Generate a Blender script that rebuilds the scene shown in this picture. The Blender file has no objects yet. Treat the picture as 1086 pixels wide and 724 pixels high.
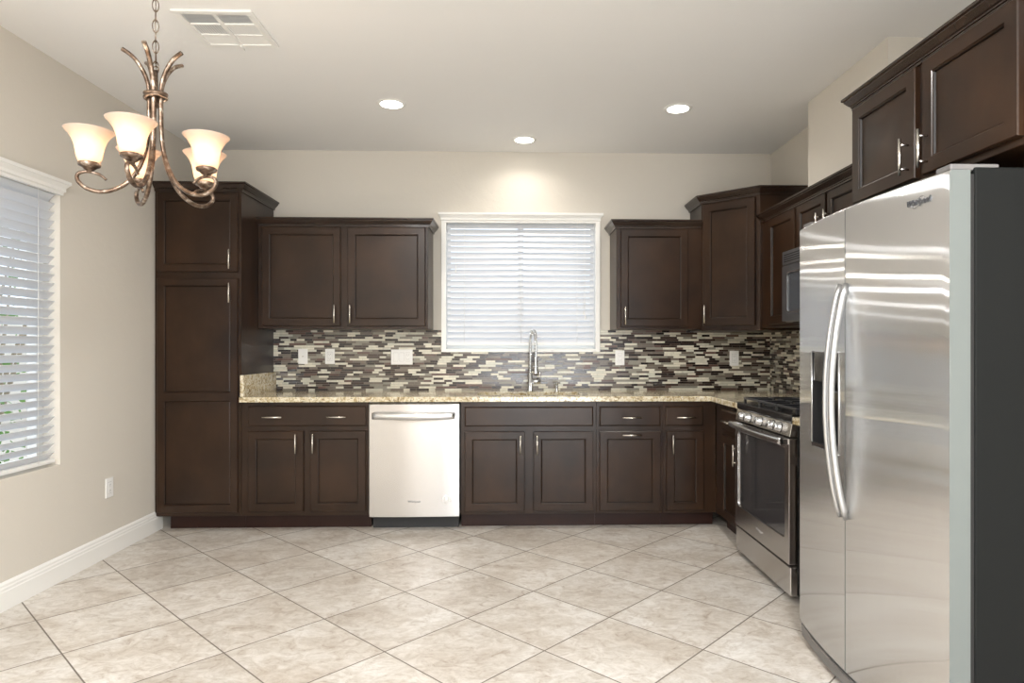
import bpy, bmesh, math, random
from mathutils import Vector, Matrix
random.seed(7)
SC = bpy.context.scene
COL = SC.collection
PI = math.pi

# ------------------------------------------------------------------ camera, world, exposure
W_PX, H_PX, F_PX = 1086, 724, 694.0
cam = bpy.data.objects.new('camera', bpy.data.cameras.new('camera'))
COL.objects.link(cam)
cam.location = (0, 0, 1.24)
cam.rotation_euler = (PI / 2, 0, math.radians(-1.6))
cam.data.sensor_width = 36
cam.data.lens = F_PX / W_PX * 36
cam.data.shift_x = -(561.4 - 543) / W_PX
cam.data.shift_y = 5 / W_PX
cam.data.clip_start = 0.05
SC.camera = cam
SC.view_settings.view_transform = 'Standard'
SC.view_settings.look = 'None'
SC.view_settings.gamma = 1
SC.view_settings.use_curve_mapping = False
SC.view_settings.exposure = 0.38
SC.cycles.max_bounces = 10
SC.cycles.diffuse_bounces = 6
SC.cycles.glossy_bounces = 5
SC.cycles.transparent_max_bounces = 12
SC.cycles.sample_clamp_indirect = 6
SC.cycles.caustics_reflective = False
SC.cycles.caustics_refractive = False

WORLD = bpy.data.worlds.new('sky')
SC.world = WORLD
WORLD.use_nodes = True
WORLD.node_tree.nodes['Background'].inputs[0].default_value = (0.80, 0.90, 1.0, 1)
WORLD.node_tree.nodes['Background'].inputs[1].default_value = 1.7


def area_light(name, loc, rot, sx, sy, power, color):
    d = bpy.data.lights.new(name, 'AREA')
    d.shape = 'RECTANGLE'; d.size = sx; d.size_y = sy; d.energy = power; d.color = color
    o = bpy.data.objects.new(name, d); COL.objects.link(o)
    o.location = loc; o.rotation_euler = rot
    return o

# added fill lamps at the invented rear opening; sky portals at both kitchen windows
area_light('added_rear_fill', (0.55, -2.95, 1.25), (PI / 2, 0, 0), 2.1, 1.9, 28, (0.90, 0.95, 1.0))
area_light('added_ceiling_fill', (0.55, -3.15, 0.5), (PI / 2 + math.radians(45), 0, 0), 2.1, 1.0, 75, (0.94, 0.97, 1.0))  # added lamp tilted upward to brighten the ceiling
for _n, _l, _r, _sx, _sy in (('sky_portal_side', (-2.52, 2.74, 1.33), (0, -PI / 2, 0), 1.40, 1.54), ('sky_portal_sink', (0.076, 5.19, 1.715), (-PI / 2, 0, 0), 1.16, 0.98)):
    area_light(_n, _l, _r, _sx, _sy, 1, (1, 1, 1)).data.cycles.is_portal = True

# ------------------------------------------------------------------ room measures
XL, XR, YB, YF, ZC = -2.385, 2.025, 5.05, -2.8, 2.737

# ------------------------------------------------------------------ helpers
def mat(name, color=(0.8, 0.8, 0.8), rough=0.5, metal=0.0, spec=0.5, coat=0.0, emit=None, es=1.0):
    m = bpy.data.materials.new(name); m.use_nodes = True
    b = m.node_tree.nodes['Principled BSDF']
    b.inputs['Base Color'].default_value = (*color, 1)
    b.inputs['Roughness'].default_value = rough
    b.inputs['Metallic'].default_value = metal
    b.inputs['Specular IOR Level'].default_value = spec
    b.inputs['Coat Weight'].default_value = coat
    b.inputs['Coat Roughness'].default_value = 0.15
    if emit:
        b.inputs['Emission Color'].default_value = (*emit, 1)
        b.inputs['Emission Strength'].default_value = es
    return m

def N(m, t, **kw):
    n = m.node_tree.nodes.new(t)
    for k, v in kw.items(): setattr(n, k, v)
    return n

def L(m, a, b): m.node_tree.links.new(a, b)

def bsdf(m): return m.node_tree.nodes['Principled BSDF']

def coords(m, scale=(1, 1, 1), rot=(0, 0, 0), loc=(0, 0, 0), kind='Object'):
    t = N(m, 'ShaderNodeTexCoord'); mp = N(m, 'ShaderNodeMapping')
    mp.inputs['Scale'].default_value = scale; mp.inputs['Rotation'].default_value = rot; mp.inputs['Location'].default_value = loc
    L(m, t.outputs[kind], mp.inputs['Vector'])
    return mp.outputs['Vector']

def world_pos(m):
    g = N(m, 'ShaderNodeNewGeometry')
    return g.outputs['Position']

def noise(m, vec, scale, detail=4, rough=0.55, dist=0.0):
    n = N(m, 'ShaderNodeTexNoise'); n.inputs['Scale'].default_value = scale
    n.inputs['Detail'].default_value = detail; n.inputs['Roughness'].default_value = rough
    n.inputs['Distortion'].default_value = dist
    L(m, vec, n.inputs['Vector'])
    return n.outputs['Fac']

def ramp(m, fac, stops):
    r = N(m, 'ShaderNodeValToRGB'); e = r.color_ramp.elements
    while len(e) > 1: e.remove(e[-1])
    e[0].position = stops[0][0]; e[0].color = (*stops[0][1], 1)
    for p, c in stops[1:]:
        q = e.new(p); q.color = (*c, 1)
    L(m, fac, r.inputs['Fac'])
    return r.outputs['Color']

def mixc(m, fac, a, b, mode='MIX'):
    x = N(m, 'ShaderNodeMix', data_type='RGBA', blend_type=mode)
    for sock, v in ((x.inputs[0], fac), (x.inputs[6], a), (x.inputs[7], b)):
        if isinstance(v, (int, float)): sock.default_value = v
        elif isinstance(v, tuple): sock.default_value = (*v, 1)
        else: L(m, v, sock)
    return x.outputs[2]

def math_(m, op, a, b=None):
    n = N(m, 'ShaderNodeMath', operation=op)
    for i, v in enumerate((a, b)):
        if v is None: continue
        if isinstance(v, (int, float)): n.inputs[i].default_value = v
        else: L(m, v, n.inputs[i])
    return n.outputs[0]

def bump(m, height, strength, dist):
    b = N(m, 'ShaderNodeBump'); b.inputs['Strength'].default_value = strength; b.inputs['Distance'].default_value = dist
    L(m, height, b.inputs['Height'])
    L(m, b.outputs['Normal'], bsdf(m).inputs['Normal'])

class MB:
    """collects shapes into one mesh"""
    def __init__(s): s.bm = bmesh.new(); s.mats = []
    def mi(s, m):
        if m is None: return 0
        if m not in s.mats: s.mats.append(m)
        return s.mats.index(m)
    def box(s, x0, x1, y0, y1, z0, z1, m=None, bev=0.0, seg=2):
        x0, x1 = sorted((x0, x1)); y0, y1 = sorted((y0, y1)); z0, z1 = sorted((z0, z1))
        g = bmesh.new()
        v = [g.verts.new(p) for p in ((x0,y0,z0),(x1,y0,z0),(x1,y1,z0),(x0,y1,z0),(x0,y0,z1),(x1,y0,z1),(x1,y1,z1),(x0,y1,z1))]
        for f in ((0,3,2,1),(4,5,6,7),(0,1,5,4),(1,2,6,5),(2,3,7,6),(3,0,4,7)): g.faces.new([v[i] for i in f])
        if bev > 0:
            bmesh.ops.bevel(g, geom=list(g.edges), offset=bev, segments=seg, affect='EDGES', profile=0.5)
        s._merge(g, m); return s
    def _merge(s, g, m, mtx=None, smooth=False):
        if mtx is not None: bmesh.ops.transform(g, matrix=mtx, verts=list(g.verts))
        k = s.mi(m); mp = {}
        for v in g.verts: mp[v] = s.bm.verts.new(v.co)
        for f in g.faces:
            try: nf = s.bm.faces.new([mp[v] for v in f.verts])
            except ValueError: continue
            nf.material_index = k; nf.smooth = smooth or f.smooth
        g.free()
    def quad(s, pts, m=None, smooth=False):
        f = s.bm.faces.new([s.bm.verts.new(p) for p in pts]); f.material_index = s.mi(m); f.smooth = smooth
        return s
    def loops(s, rings, m=None, cap0=False, cap1=False, smooth=False, closed=True):
        k = s.mi(m); R = [[s.bm.verts.new(p) for p in r] for r in rings]
        n = len(R[0])
        for a, b in zip(R, R[1:]):
            for i in range(n if closed else n - 1):
                j = (i + 1) % n
                f = s.bm.faces.new((a[i], a[j], b[j], b[i])); f.material_index = k; f.smooth = smooth
        for c, r in ((cap0, R[0]), (cap1, R[-1])):
            if c:
                f = s.bm.faces.new(r if r is R[-1] else r[::-1]); f.material_index = k
        return s
    def tube(s, pts, r, m=None, n=10, cap=True, squash=1.0):
        pts = [Vector(p) for p in pts]
        rr = r if isinstance(r, (list, tuple)) else [r] * len(pts)
        rings = []; up = None
        for i, p in enumerate(pts):
            t = (pts[min(i + 1, len(pts) - 1)] - pts[max(i - 1, 0)]).normalized()
            if up is None:
                up = Vector((0, 0, 1)) if abs(t.z) < 0.9 else Vector((1, 0, 0))
            up = (up - t * up.dot(t)).normalized(); sd = t.cross(up)
            rings.append([p + (up * math.cos(a) * squash + sd * math.sin(a)) * rr[i] for a in [2 * PI * q / n for q in range(n)]])
        s.loops(rings, m, cap, cap, True); return s
    def cyl(s, a, b, r, m=None, n=16, r2=None):
        return s.tube([a, b], [r, r if r2 is None else r2], m, n)
    def lathe(s, prof, c=(0, 0, 0), m=None, n=28, mtx=None, smooth=True):
        g = bmesh.new(); R = []
        for (r, z) in prof:
            R.append([g.verts.new((r * math.cos(2*PI*q/n), r * math.sin(2*PI*q/n), z)) for q in range(n)])
        for a, b in zip(R, R[1:]):
            for i in range(n):
                j = (i + 1) % n; f = g.faces.new((a[i], a[j], b[j], b[i])); f.smooth = smooth
        if prof[0][0] > 1e-6 and prof[-1][0] > 1e-6 and False: pass
        mm = Matrix.Translation(c) @ (mtx if mtx is not None else Matrix.Identity(4))
        bmesh.ops.remove_doubles(g, verts=list(g.verts), dist=1e-7)
        s._merge(g, m, mm); return s
    def torus(s, c, R, r, m=None, mtx=None, n=28, k=8, sx=1.0):
        g = bmesh.new(); V = []
        for i in range(n):
            a = 2*PI*i/n; V.append([g.verts.new(((R + r*math.cos(b))*math.cos(a)*sx, (R + r*math.cos(b))*math.sin(a), r*math.sin(b))) for b in [2*PI*q/k for q in range(k)]])
        for i in range(n):
            for j in range(k):
                f = g.faces.new((V[i][j], V[(i+1)%n][j], V[(i+1)%n][(j+1)%k], V[i][(j+1)%k])); f.smooth = True
        s._merge(g, m, Matrix.Translation(c) @ (mtx if mtx is not None else Matrix.Identity(4))); return s
    def poly_prism(s, pts, z0, z1, m=None):
        n = len(pts)
        s.loops([[(x, y, z0) for x, y in pts], [(x, y, z1) for x, y in pts]], m, True, True); return s
    def sweep(s, path, prof, m=None, side=1):
        """profile (out, z) along a horizontal polyline with mitred corners; out is to the right of travel * side"""
        P = [Vector(p) for p in path]; rings = []
        for i, p in enumerate(P):
            ds = []
            if i > 0: ds.append((P[i] - P[i-1]).normalized())
            if i < len(P) - 1: ds.append((P[i+1] - P[i]).normalized())
            ns = [Vector((d.y, -d.x)) * side for d in ds]
            if len(ns) == 2:
                b = (ns[0] + ns[1]).normalized(); k = 1 / max(0.3, b.dot(ns[0])); nn = b * k
            else: nn = ns[0]
            rings.append([(p.x + nn.x * o, p.y + nn.y * o, z) for o, z in prof])
        s.loops(rings, m, True, True); return s
    def build(s, name, m=None, parent=None, loc=None, bevel=0.0, smooth_angle=None):
        bmesh.ops.recalc_face_normals(s.bm, faces=list(s.bm.faces))
        me = bpy.data.meshes.new(name); s.bm.to_mesh(me); s.bm.free()
        ms = s.mats if s.mats else [m]
        if m is not None and not s.mats: ms = [m]
        for q in ms: me.materials.append(q if q is not None else m)
        o = bpy.data.objects.new(name, me); COL.objects.link(o)
        if parent is not None: o.parent = parent
        if loc is not None: o.location = loc
        if bevel > 0:
            md = o.modifiers.new('bevel', 'BEVEL'); md.width = bevel; md.segments = 2; md.limit_method = 'ANGLE'; md.angle_limit = 0.7
        return o

def thing(name, label, cat, loc=(0, 0, 0), rz=0.0, group=None):
    o = bpy.data.objects.new(name, None); COL.objects.link(o)
    o.location = loc; o.rotation_euler = (0, 0, rz); o.empty_display_size = 0.1
    return tag(o, label, cat, group)

def tag(o, label, cat, group=None):
    o['label'] = label; o['category'] = cat
    if group: o['group'] = group
    return o

def struct(o): o['kind'] = 'structure'; return o

def plabel(o, text): o['label'] = text; return o

def text_mesh(name, body, size, m, parent, mtx, ext=0.0006, shear=0.0):
    c = bpy.data.curves.new(name, 'FONT'); c.body = body; c.size = size; c.extrude = ext; c.shear = shear
    c.align_x = 'CENTER'; c.align_y = 'CENTER'; c.resolution_u = 3; c.offset = size * 0.012
    t = bpy.data.objects.new(name, c); COL.objects.link(t)
    dg = bpy.context.evaluated_depsgraph_get()
    me = bpy.data.meshes.new_from_object(t.evaluated_get(dg)); me.name = name
    bpy.data.objects.remove(t); me.materials.clear(); me.materials.append(m)
    me.transform(mtx)
    o = bpy.data.objects.new(name, me); COL.objects.link(o); o.parent = parent
    return o

# ------------------------------------------------------------------ materials
def wood_material(name, base, hi, rough=0.34, coat=0.25, spec=0.28):
    m = mat(name, base, rough, 0, spec, coat)
    v = world_pos(m)
    st = N(m, 'ShaderNodeMapping'); st.inputs['Scale'].default_value = (1, 1, 0.25); L(m, v, st.inputs['Vector'])
    cloud = noise(m, v, 4.0, 3, 0.5, 0.2)
    grain = noise(m, st.outputs['Vector'], 30, 2, 0.5, 0.1)
    c = mixc(m, ramp(m, cloud, [(0.3, (0, 0, 0)), (0.7, (1, 1, 1))]), base, hi)
    g = ramp(m, grain, [(0.3, (0.88, 0.88, 0.88)), (0.70, (1.08, 1.08, 1.08))])
    L(m, mixc(m, 0.6, c, g, 'MULTIPLY'), bsdf(m).inputs['Base Color'])
    return m

M_WOOD = wood_material('espresso_stained_maple', (0.0165, 0.0080, 0.0042), (0.038, 0.0185, 0.0092), 0.30, 0.05)
M_BEADSHADE = mat('bead_shadow_line', (0.007, 0.004, 0.003), 0.4, 0, 0.3)  # shadow line of the panel groove, put into the colour
M_KICK = wood_material('espresso_toe_kick', (0.018, 0.006, 0.004), (0.028, 0.010, 0.0065), 0.35, 0.0)
M_CROWN = wood_material('espresso_crown', (0.022, 0.013, 0.009), (0.034, 0.020, 0.014), 0.24, 0.3)

def wall_material(name, color, rough=0.85, bumpy=0.25):
    m = mat(name, color, rough, 0, 0.3)
    v = world_pos(m)
    n = noise(m, v, 16, 5, 0.6, 0.4); n2 = noise(m, v, 95, 3, 0.5)
    h = math_(m, 'ADD', n, math_(m, 'MULTIPLY', n2, 0.35))
    bump(m, h, bumpy, 0.006)
    return m

M_WALL = wall_material('beige_textured_plaster', (0.655, 0.62, 0.56))
M_CEIL = wall_material('off_white_ceiling_plaster', (0.84, 0.84, 0.835), 0.9, 0.18)
M_WHITE = mat('white_semi_gloss_paint', (0.84, 0.84, 0.82), 0.35)
M_PLATE = mat('white_plastic', (0.86, 0.86, 0.85), 0.3)
M_SLOT = mat('grey_slots', (0.30, 0.30, 0.31), 0.5)
M_BACK = mat('grey_duct_backing', (0.66, 0.69, 0.74), 0.7)
M_NICKEL = mat('satin_nickel', (0.74, 0.70, 0.64), 0.26, 1.0)
M_CHROME = mat('brushed_chrome', (0.72, 0.74, 0.76), 0.2, 1.0)
M_BLACK = mat('black_enamel', (0.012, 0.012, 0.013), 0.12, 0, 0.5, 0.3)
M_BLACKM = mat('matt_black', (0.015, 0.015, 0.016), 0.55)
M_RUBBER = mat('black_gasket', (0.01, 0.01, 0.01), 0.8)
M_IRON = mat('cast_iron_grate', (0.05, 0.052, 0.058), 0.28, 0.4)
M_GREYM = mat('grey_microwave_steel', (0.36, 0.37, 0.39), 0.3, 1.0)
M_DKGLASS = mat('dark_oven_glass', (0.035, 0.036, 0.04), 0.06, 0, 0.8, 0.5)
M_MWGLASS = mat('smoked_microwave_glass', (0.06, 0.07, 0.085), 0.12, 0, 0.8, 0.3)
M_DARKMETAL = mat('dark_badge_metal', (0.16, 0.17, 0.19), 0.3, 0.8)
M_SILVER = mat('bright_trim', (0.75, 0.76, 0.78), 0.15, 1.0)
M_CASE = mat('fridge_side_enamel', (0.010, 0.011, 0.011), 0.6, 0.0, 0.10)
_v = coords(M_CASE); bump(M_CASE, noise(M_CASE, _v, 260, 2), 0.35, 0.0006)
M_GRILLE = mat('grey_plastic_grille', (0.16, 0.155, 0.155), 0.45)

def steel(name, tint, rx, ry, along='H', streak=0.05):
    """brushed stainless: reflections smeared along one direction by the grain"""
    m = bpy.data.materials.new(name); m.use_nodes = True
    nt = m.node_tree; nt.nodes.remove(nt.nodes['Principled BSDF'])
    out = nt.nodes['Material Output']
    g = N(m, 'ShaderNodeBsdfAnisotropic')
    g.distribution = 'GGX'
    r = math.sqrt(rx * ry); a = 1 - ry / r
    g.inputs['Roughness'].default_value = math.sqrt(r)
    g.inputs['Anisotropy'].default_value = a
    t = N(m, 'ShaderNodeTangent', direction_type='UV_MAP'); t.uv_map = 'UVMap'
    L(m, t.outputs[0], g.inputs['Tangent'])
    if along == 'H': g.inputs['Rotation'].default_value = 0.25
    sc = (1, 1, 160) if along == 'V' else (160, 160, 1)
    v = world_pos(m); mp = N(m, 'ShaderNodeMapping'); mp.inputs['Scale'].default_value = sc; L(m, v, mp.inputs['Vector'])
    n = noise(m, mp.outputs['Vector'], 2.0, 3)
    c = ramp(m, n, [(0.3, tuple(x * (1 - streak) for x in tint)), (0.7, tint)])
    L(m, c, g.inputs['Color'])
    v2 = noise(m, v, 3.5, 2, 0.4)
    b = N(m, 'ShaderNodeBump'); b.inputs['Strength'].default_value = 0.12; b.inputs['Distance'].default_value = 0.004
    L(m, v2, b.inputs['Height']); L(m, b.outputs['Normal'], g.inputs['Normal'])
    L(m, g.outputs[0], out.inputs['Surface'])
    return m

M_FRIDGE = steel('brushed_stainless_fridge', (0.74, 0.745, 0.75), 0.20, 0.001, 'H')
M_STEEL = steel('brushed_stainless', (0.56, 0.55, 0.545), 0.16, 0.03, 'V')
M_RSTEEL = steel('brushed_stainless_range', (0.70, 0.685, 0.67), 0.12, 0.02, 'V')
M_PLAINST = mat('satin_stainless', (0.66, 0.67, 0.68), 0.24, 1.0)
M_HANDLE = mat('satin_steel_handle', (0.50, 0.51, 0.52), 0.36, 1.0)
M_EDGEST = mat('painted_steel_edge', (0.15, 0.17, 0.168), 0.5, 0.2)

def planar_uv(o, axis):
    me = o.data; uv = me.uv_layers.new(name='UVMap')
    for p in me.polygons:
        for li in p.loop_indices:
            co = me.vertices[me.loops[li].vertex_index].co
            uv.data[li].uv = (co[axis], co.z)

def granite_material():
    m = mat('cream_gold_granite', (0.6, 0.5, 0.35), 0.12, 0, 0.5, 0.2)
    v = world_pos(m)
    a = noise(m, v, 30, 6, 0.7, 1.2); b = noise(m, v, 85, 5, 0.7, 0.6); c = noise(m, v, 9, 3, 0.6)
    base = ramp(m, a, [(0.32, (0.14, 0.09, 0.04)), (0.43, (0.44, 0.34, 0.18)), (0.52, (0.68, 0.61, 0.44)), (0.68, (0.82, 0.79, 0.70))])
    spk = ramp(m, b, [(0.36, (1, 1, 1)), (0.41, (0, 0, 0))])
    c1 = mixc(m, spk, base, (0.05, 0.035, 0.03))
    spk2 = ramp(m, noise(m, v, 60, 4, 0.6, 0.3), [(0.60, (0, 0, 0)), (0.66, (1, 1, 1))])
    c2 = mixc(m, spk2, c1, (0.36, 0.24, 0.11))
    L(m, c2, bsdf(m).inputs['Base Color'])
    return m
M_GRANITE = granite_material()

def tile_mats():
    res = []
    for nm, col, rg in (('dark_brown_glass', (0.022, 0.012, 0.010), 0.2), ('espresso_glass', (0.045, 0.026, 0.020), 0.2),
                        ('taupe_glass', (0.17, 0.142, 0.115), 0.25), ('grey_stone', (0.25, 0.235, 0.19), 0.3),
                        ('cream_stone', (0.70, 0.67, 0.56), 0.3), ('pale_stone', (0.62, 0.61, 0.52), 0.25), ('red_brown_stone', (0.10, 0.050, 0.036), 0.3)):
        m = mat('mosaic_' + nm, col, rg, 0, 0.6)
        v = world_pos(m); n = noise(m, v, 40, 3)
        L(m, mixc(m, n, tuple(x * 0.8 for x in col), tuple(min(1, x * 1.2) for x in col)), bsdf(m).inputs['Base Color'])
        res.append(m)
    return res
TM = tile_mats()
M_GROUT = mat('mosaic_grout', (0.30, 0.27, 0.22), 0.9)

def floor_material():
    m = mat('beige_stone_tile', (0.7, 0.62, 0.5), 0.38, 0, 0.45)
    pos = world_pos(m)
    sep = N(m, 'ShaderNodeSeparateXYZ'); L(m, pos, sep.inputs[0])
    ux = math_(m, 'SUBTRACT', sep.outputs[0], -0.200); uy = math_(m, 'SUBTRACT', sep.outputs[1], 2.992)
    a1, a2 = math.radians(-44.45), math.radians(45.59); s1, s2 = 0.4698, 0.4475
    def comp(a, s):
        return math_(m, 'DIVIDE', math_(m, 'ADD', math_(m, 'MULTIPLY', ux, math.cos(a)), math_(m, 'MULTIPLY', uy, math.sin(a))), s)
    u, v = comp(a1, s1), comp(a2, s2)
    def edge(q):
        f = math_(m, 'FRACT', q); g = math_(m, 'SUBTRACT', 1.0, f); return math_(m, 'MINIMUM', f, g)
    d = math_(m, 'MINIMUM', edge(u), edge(v))
    gr = N(m, 'ShaderNodeMapRange'); gr.inputs[1].default_value = 0.0045; gr.inputs[2].default_value = 0.0085; L(m, d, gr.inputs[0])
    cell = N(m, 'ShaderNodeCombineXYZ'); L(m, math_(m, 'FLOOR', u), cell.inputs[0]); L(m, math_(m, 'FLOOR', v), cell.inputs[1])
    wn = N(m, 'ShaderNodeTexWhiteNoise', noise_dimensions='3D'); L(m, cell.outputs[0], wn.inputs['Vector'])
    off = N(m, 'ShaderNodeVectorMath', operation='SCALE'); L(m, wn.outputs['Color'], off.inputs[0]); off.inputs['Scale'].default_value = 40
    add = N(m, 'ShaderNodeVectorMath', operation='ADD'); L(m, pos, add.inputs[0]); L(m, off.outputs[0], add.inputs[1])
    P = add.outputs[0]
    st = N(m, 'ShaderNodeMapping'); st.inputs['Scale'].default_value = (1.0, 1.35, 1); L(m, P, st.inputs['Vector'])
    n1 = noise(m, st.outputs['Vector'], 2.6, 6, 0.6, 0.8); n2 = noise(m, st.outputs['Vector'], 12, 8, 0.72, 1.4); n3 = noise(m, P, 70, 4, 0.7)
    c = ramp(m, n1, [(0.30, (0.455, 0.405, 0.350)), (0.5, (0.565, 0.528, 0.480)), (0.68, (0.650, 0.628, 0.595))])
    vein = ramp(m, n2, [(0.33, (0.60, 0.53, 0.47)), (0.42, (0.86, 0.83, 0.80)), (0.51, (1.0, 1.0, 1.0)), (0.61, (1.14, 1.15, 1.17))])
    c = mixc(m, 0.85, c, vein, 'MULTIPLY')
    fine = ramp(m, n3, [(0.35, (0.92, 0.90, 0.88)), (0.6, (1.03, 1.03, 1.03))])
    c = mixc(m, 0.7, c, fine, 'MULTIPLY')
    tv = N(m, 'ShaderNodeMapRange'); tv.inputs[3].default_value = 0.93; tv.inputs[4].default_value = 1.05; L(m, wn.outputs['Value'], tv.inputs[0])
    tvc = N(m, 'ShaderNodeCombineColor'); [L(m, tv.outputs[0], tvc.inputs[i]) for i in range(3)]
    c = mixc(m, 1.0, c, tvc.outputs[0], 'MULTIPLY')
    c = mixc(m, gr.outputs[0], (0.17, 0.145, 0.12), c)
    L(m, c, bsdf(m).inputs['Base Color'])
    rr = N(m, 'ShaderNodeMapRange'); rr.inputs[3].default_value = 0.8; rr.inputs[4].default_value = 0.36; L(m, gr.outputs[0], rr.inputs[0])
    L(m, rr.outputs[0], bsdf(m).inputs['Roughness'])
    h = math_(m, 'ADD', gr.outputs[0], math_(m, 'MULTIPLY', n2, 0.2))
    bump(m, h, 0.35, 0.002)
    return m
M_FLOOR = floor_material()

def bronze_material():
    m = mat('antiqued_bronze', (0.3, 0.2, 0.12), 0.32, 0.85)
    v = world_pos(m); n = noise(m, v, 38, 4, 0.6, 0.5)
    L(m, ramp(m, n, [(0.38, (0.10, 0.065, 0.045)), (0.55, (0.24, 0.175, 0.13)), (0.7, (0.62, 0.56, 0.49))]), bsdf(m).inputs['Base Color'])
    return m
M_BRONZE = bronze_material()

def glass_pane_material():
    m = bpy.data.materials.new('window_glass'); m.use_nodes = True; nt = m.node_tree
    nt.nodes.remove(nt.nodes['Principled BSDF'])
    t = N(m, 'ShaderNodeBsdfTransparent'); g = N(m, 'ShaderNodeBsdfGlossy'); g.inputs['Roughness'].default_value = 0.02
    f = N(m, 'ShaderNodeFresnel'); f.inputs[0].default_value = 1.45
    ge = N(m, 'ShaderNodeNewGeometry'); fr = math_(m, 'MULTIPLY', f.outputs[0], math_(m, 'SUBTRACT', 1.0, ge.outputs['Backfacing']))
    mx = N(m, 'ShaderNodeMixShader'); L(m, fr, mx.inputs[0]); L(m, t.outputs[0], mx.inputs[1]); L(m, g.outputs[0], mx.inputs[2])
    L(m, mx.outputs[0], nt.nodes['Material Output'].inputs[0]); return m
M_GLASS = glass_pane_material()

def translucent(name, col, tcol, fac, rough=0.5):
    m = mat(name, col, rough); nt = m.node_tree
    t = N(m, 'ShaderNodeBsdfTranslucent'); t.inputs[0].default_value = (*tcol, 1)
    mx = N(m, 'ShaderNodeMixShader'); mx.inputs[0].default_value = fac
    L(m, bsdf(m).outputs[0], mx.inputs[1]); L(m, t.outputs[0], mx.inputs[2])
    L(m, mx.outputs[0], nt.nodes['Material Output'].inputs[0]); return m
M_SLAT = translucent('white_blind_slat', (0.71, 0.73, 0.765), (0.86, 0.90, 0.95), 0.08, 0.4)
M_SHADE = translucent('frosted_alabaster_glass', (0.60, 0.54, 0.49), (0.85, 0.68, 0.54), 0.45, 0.35)
M_BULB = mat('lit_bulb', (1, 1, 1), 0.5, emit=(1.0, 0.86, 0.68), es=22)
M_CANLENS = mat('lit_can_lens', (1, 1, 1), 0.5, emit=(1.0, 0.95, 0.86), es=14)
M_LEAF = translucent('shrub_leaf', (0.08, 0.20, 0.04), (0.16, 0.34, 0.05), 0.4)
M_BARK = mat('bark', (0.30, 0.25, 0.18), 0.9)
M_GROUND = mat('pale_gravel', (0.52, 0.47, 0.40), 0.95)
_v = coords(M_GROUND); bump(M_GROUND, noise(M_GROUND, _v, 60, 4), 0.5, 0.01)
M_BLOCK = mat('block_wall', (0.62, 0.58, 0.52), 0.9)

# ------------------------------------------------------------------ room shell
T = 0.16
struct(MB().box(XL - 0.3, XR + 0.3, YF - 0.3, YB + 0.3, -0.12, 0, M_FLOOR).build('floor'))
struct(MB().box(XL - 0.3, XR + 0.3, YF - 0.3, YB + 0.3, ZC, ZC + 0.12, M_CEIL).build('ceiling'))

def wall_with_hole(name, axis, pos, thick, a0, a1, z0, z1, h):
    """axis 'y': wall plane at y=pos.., spans x; axis 'x': wall at x=pos.., spans y. h = (ha0,ha1,hz0,hz1)"""
    b = MB()
    def bx(p0, p1, q0, q1):
        if axis == 'y': b.box(p0, p1, pos, pos + thick, q0, q1, M_WALL)
        else: b.box(pos, pos + thick, p0, p1, q0, q1, M_WALL)
    if h is None: bx(a0, a1, z0, z1)
    else:
        bx(a0, h[0], z0, z1); bx(h[1], a1, z0, z1); bx(h[0], h[1], h[3], z1)
        if h[2] > z0: bx(h[0], h[1], z0, h[2])
    return struct(b.build(name))

SW = (-0.520, 0.672, 1.206, 2.225)     # sink window opening x0,x1,z0,z1
LW = (1.95, 3.53, 0.614, 2.06)         # breakfast window opening y0,y1,z0,z1
RW = (-0.6, 1.7, 0.0, 2.3)             # unseen opening added behind the camera for fill light
wall_with_hole('wall_back', 'y', YB, T, XL, XR, 0, ZC, SW)
wall_with_hole('wall_left', 'x', XL, -T, YF, YB, 0, ZC, LW)
wall_with_hole('wall_right', 'x', XR, T, YF, YB, 0, ZC, None)
wall_with_hole('wall_rear', 'y', YF, -T, XL, XR, 0, ZC, RW)
# boxed-out chase over the range
struct(MB().box(1.824, XR, 3.118, 3.970, 2.10, ZC, M_WALL).build('wall_chase'))

# baseboard, left
bprof = [(0, 0), (0.015, 0), (0.015, 0.088), (0.012, 0.092), (0.012, 0.104), (0.009, 0.110), (0.009, 0.120), (0.004, 0.130), (0, 0.133)]
b = MB(); b.sweep([(XL, YF), (XL, 4.525)], bprof, M_WHITE, 1); struct(b.build('baseboard_left'))
b = MB(); b.sweep([(XR, 1.70), (XR, YF)], bprof, M_WHITE, 1); struct(b.build('baseboard_right'))

# ------------------------------------------------------------------ windows
def window_unit(name, axis, x0, x1, z0, z1, depth, mullions=(0.5,), sgn=1):
    """vinyl frame set back in the reveal, in plane coords"""
    b = MB(); w = 0.045
    def bx(p0, p1, q0, q1, d0, d1, m):
        if axis == 'y': b.box(p0, p1, depth + d0, depth + d1, q0, q1, m)
        else: b.box(depth + d0 * sgn, depth + d1 * sgn, p0, p1, q0, q1, m)
    bx(x0, x1, z0, z0 + w, 0, 0.05, M_WHITE); bx(x0, x1, z1 - w, z1, 0, 0.05, M_WHITE)
    bx(x0, x0 + w, z0 + w, z1 - w, 0, 0.05, M_WHITE); bx(x1 - w, x1, z0 + w, z1 - w, 0, 0.05, M_WHITE)
    for f in mullions:
        xm = x0 + (x1 - x0) * f; bx(xm - w / 2, xm + w / 2, z0 + w, z1 - w, 0.005, 0.045, M_WHITE)
    o = struct(b.build(name))
    g = MB()
    if axis == 'y': g.box(x0 + w, x1 - w, depth + 0.022, depth + 0.027, z0 + w, z1 - w, M_GLASS)
    else: g.box(depth + 0.022 * sgn, depth + 0.027 * sgn, x0 + w, x1 - w, z0 + w, z1 - w, M_GLASS)
    g.build('window_pane', parent=o)
    return o
window_unit('window_1', 'y', SW[0], SW[1], SW[2], SW[3], YB + 0.09)
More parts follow.
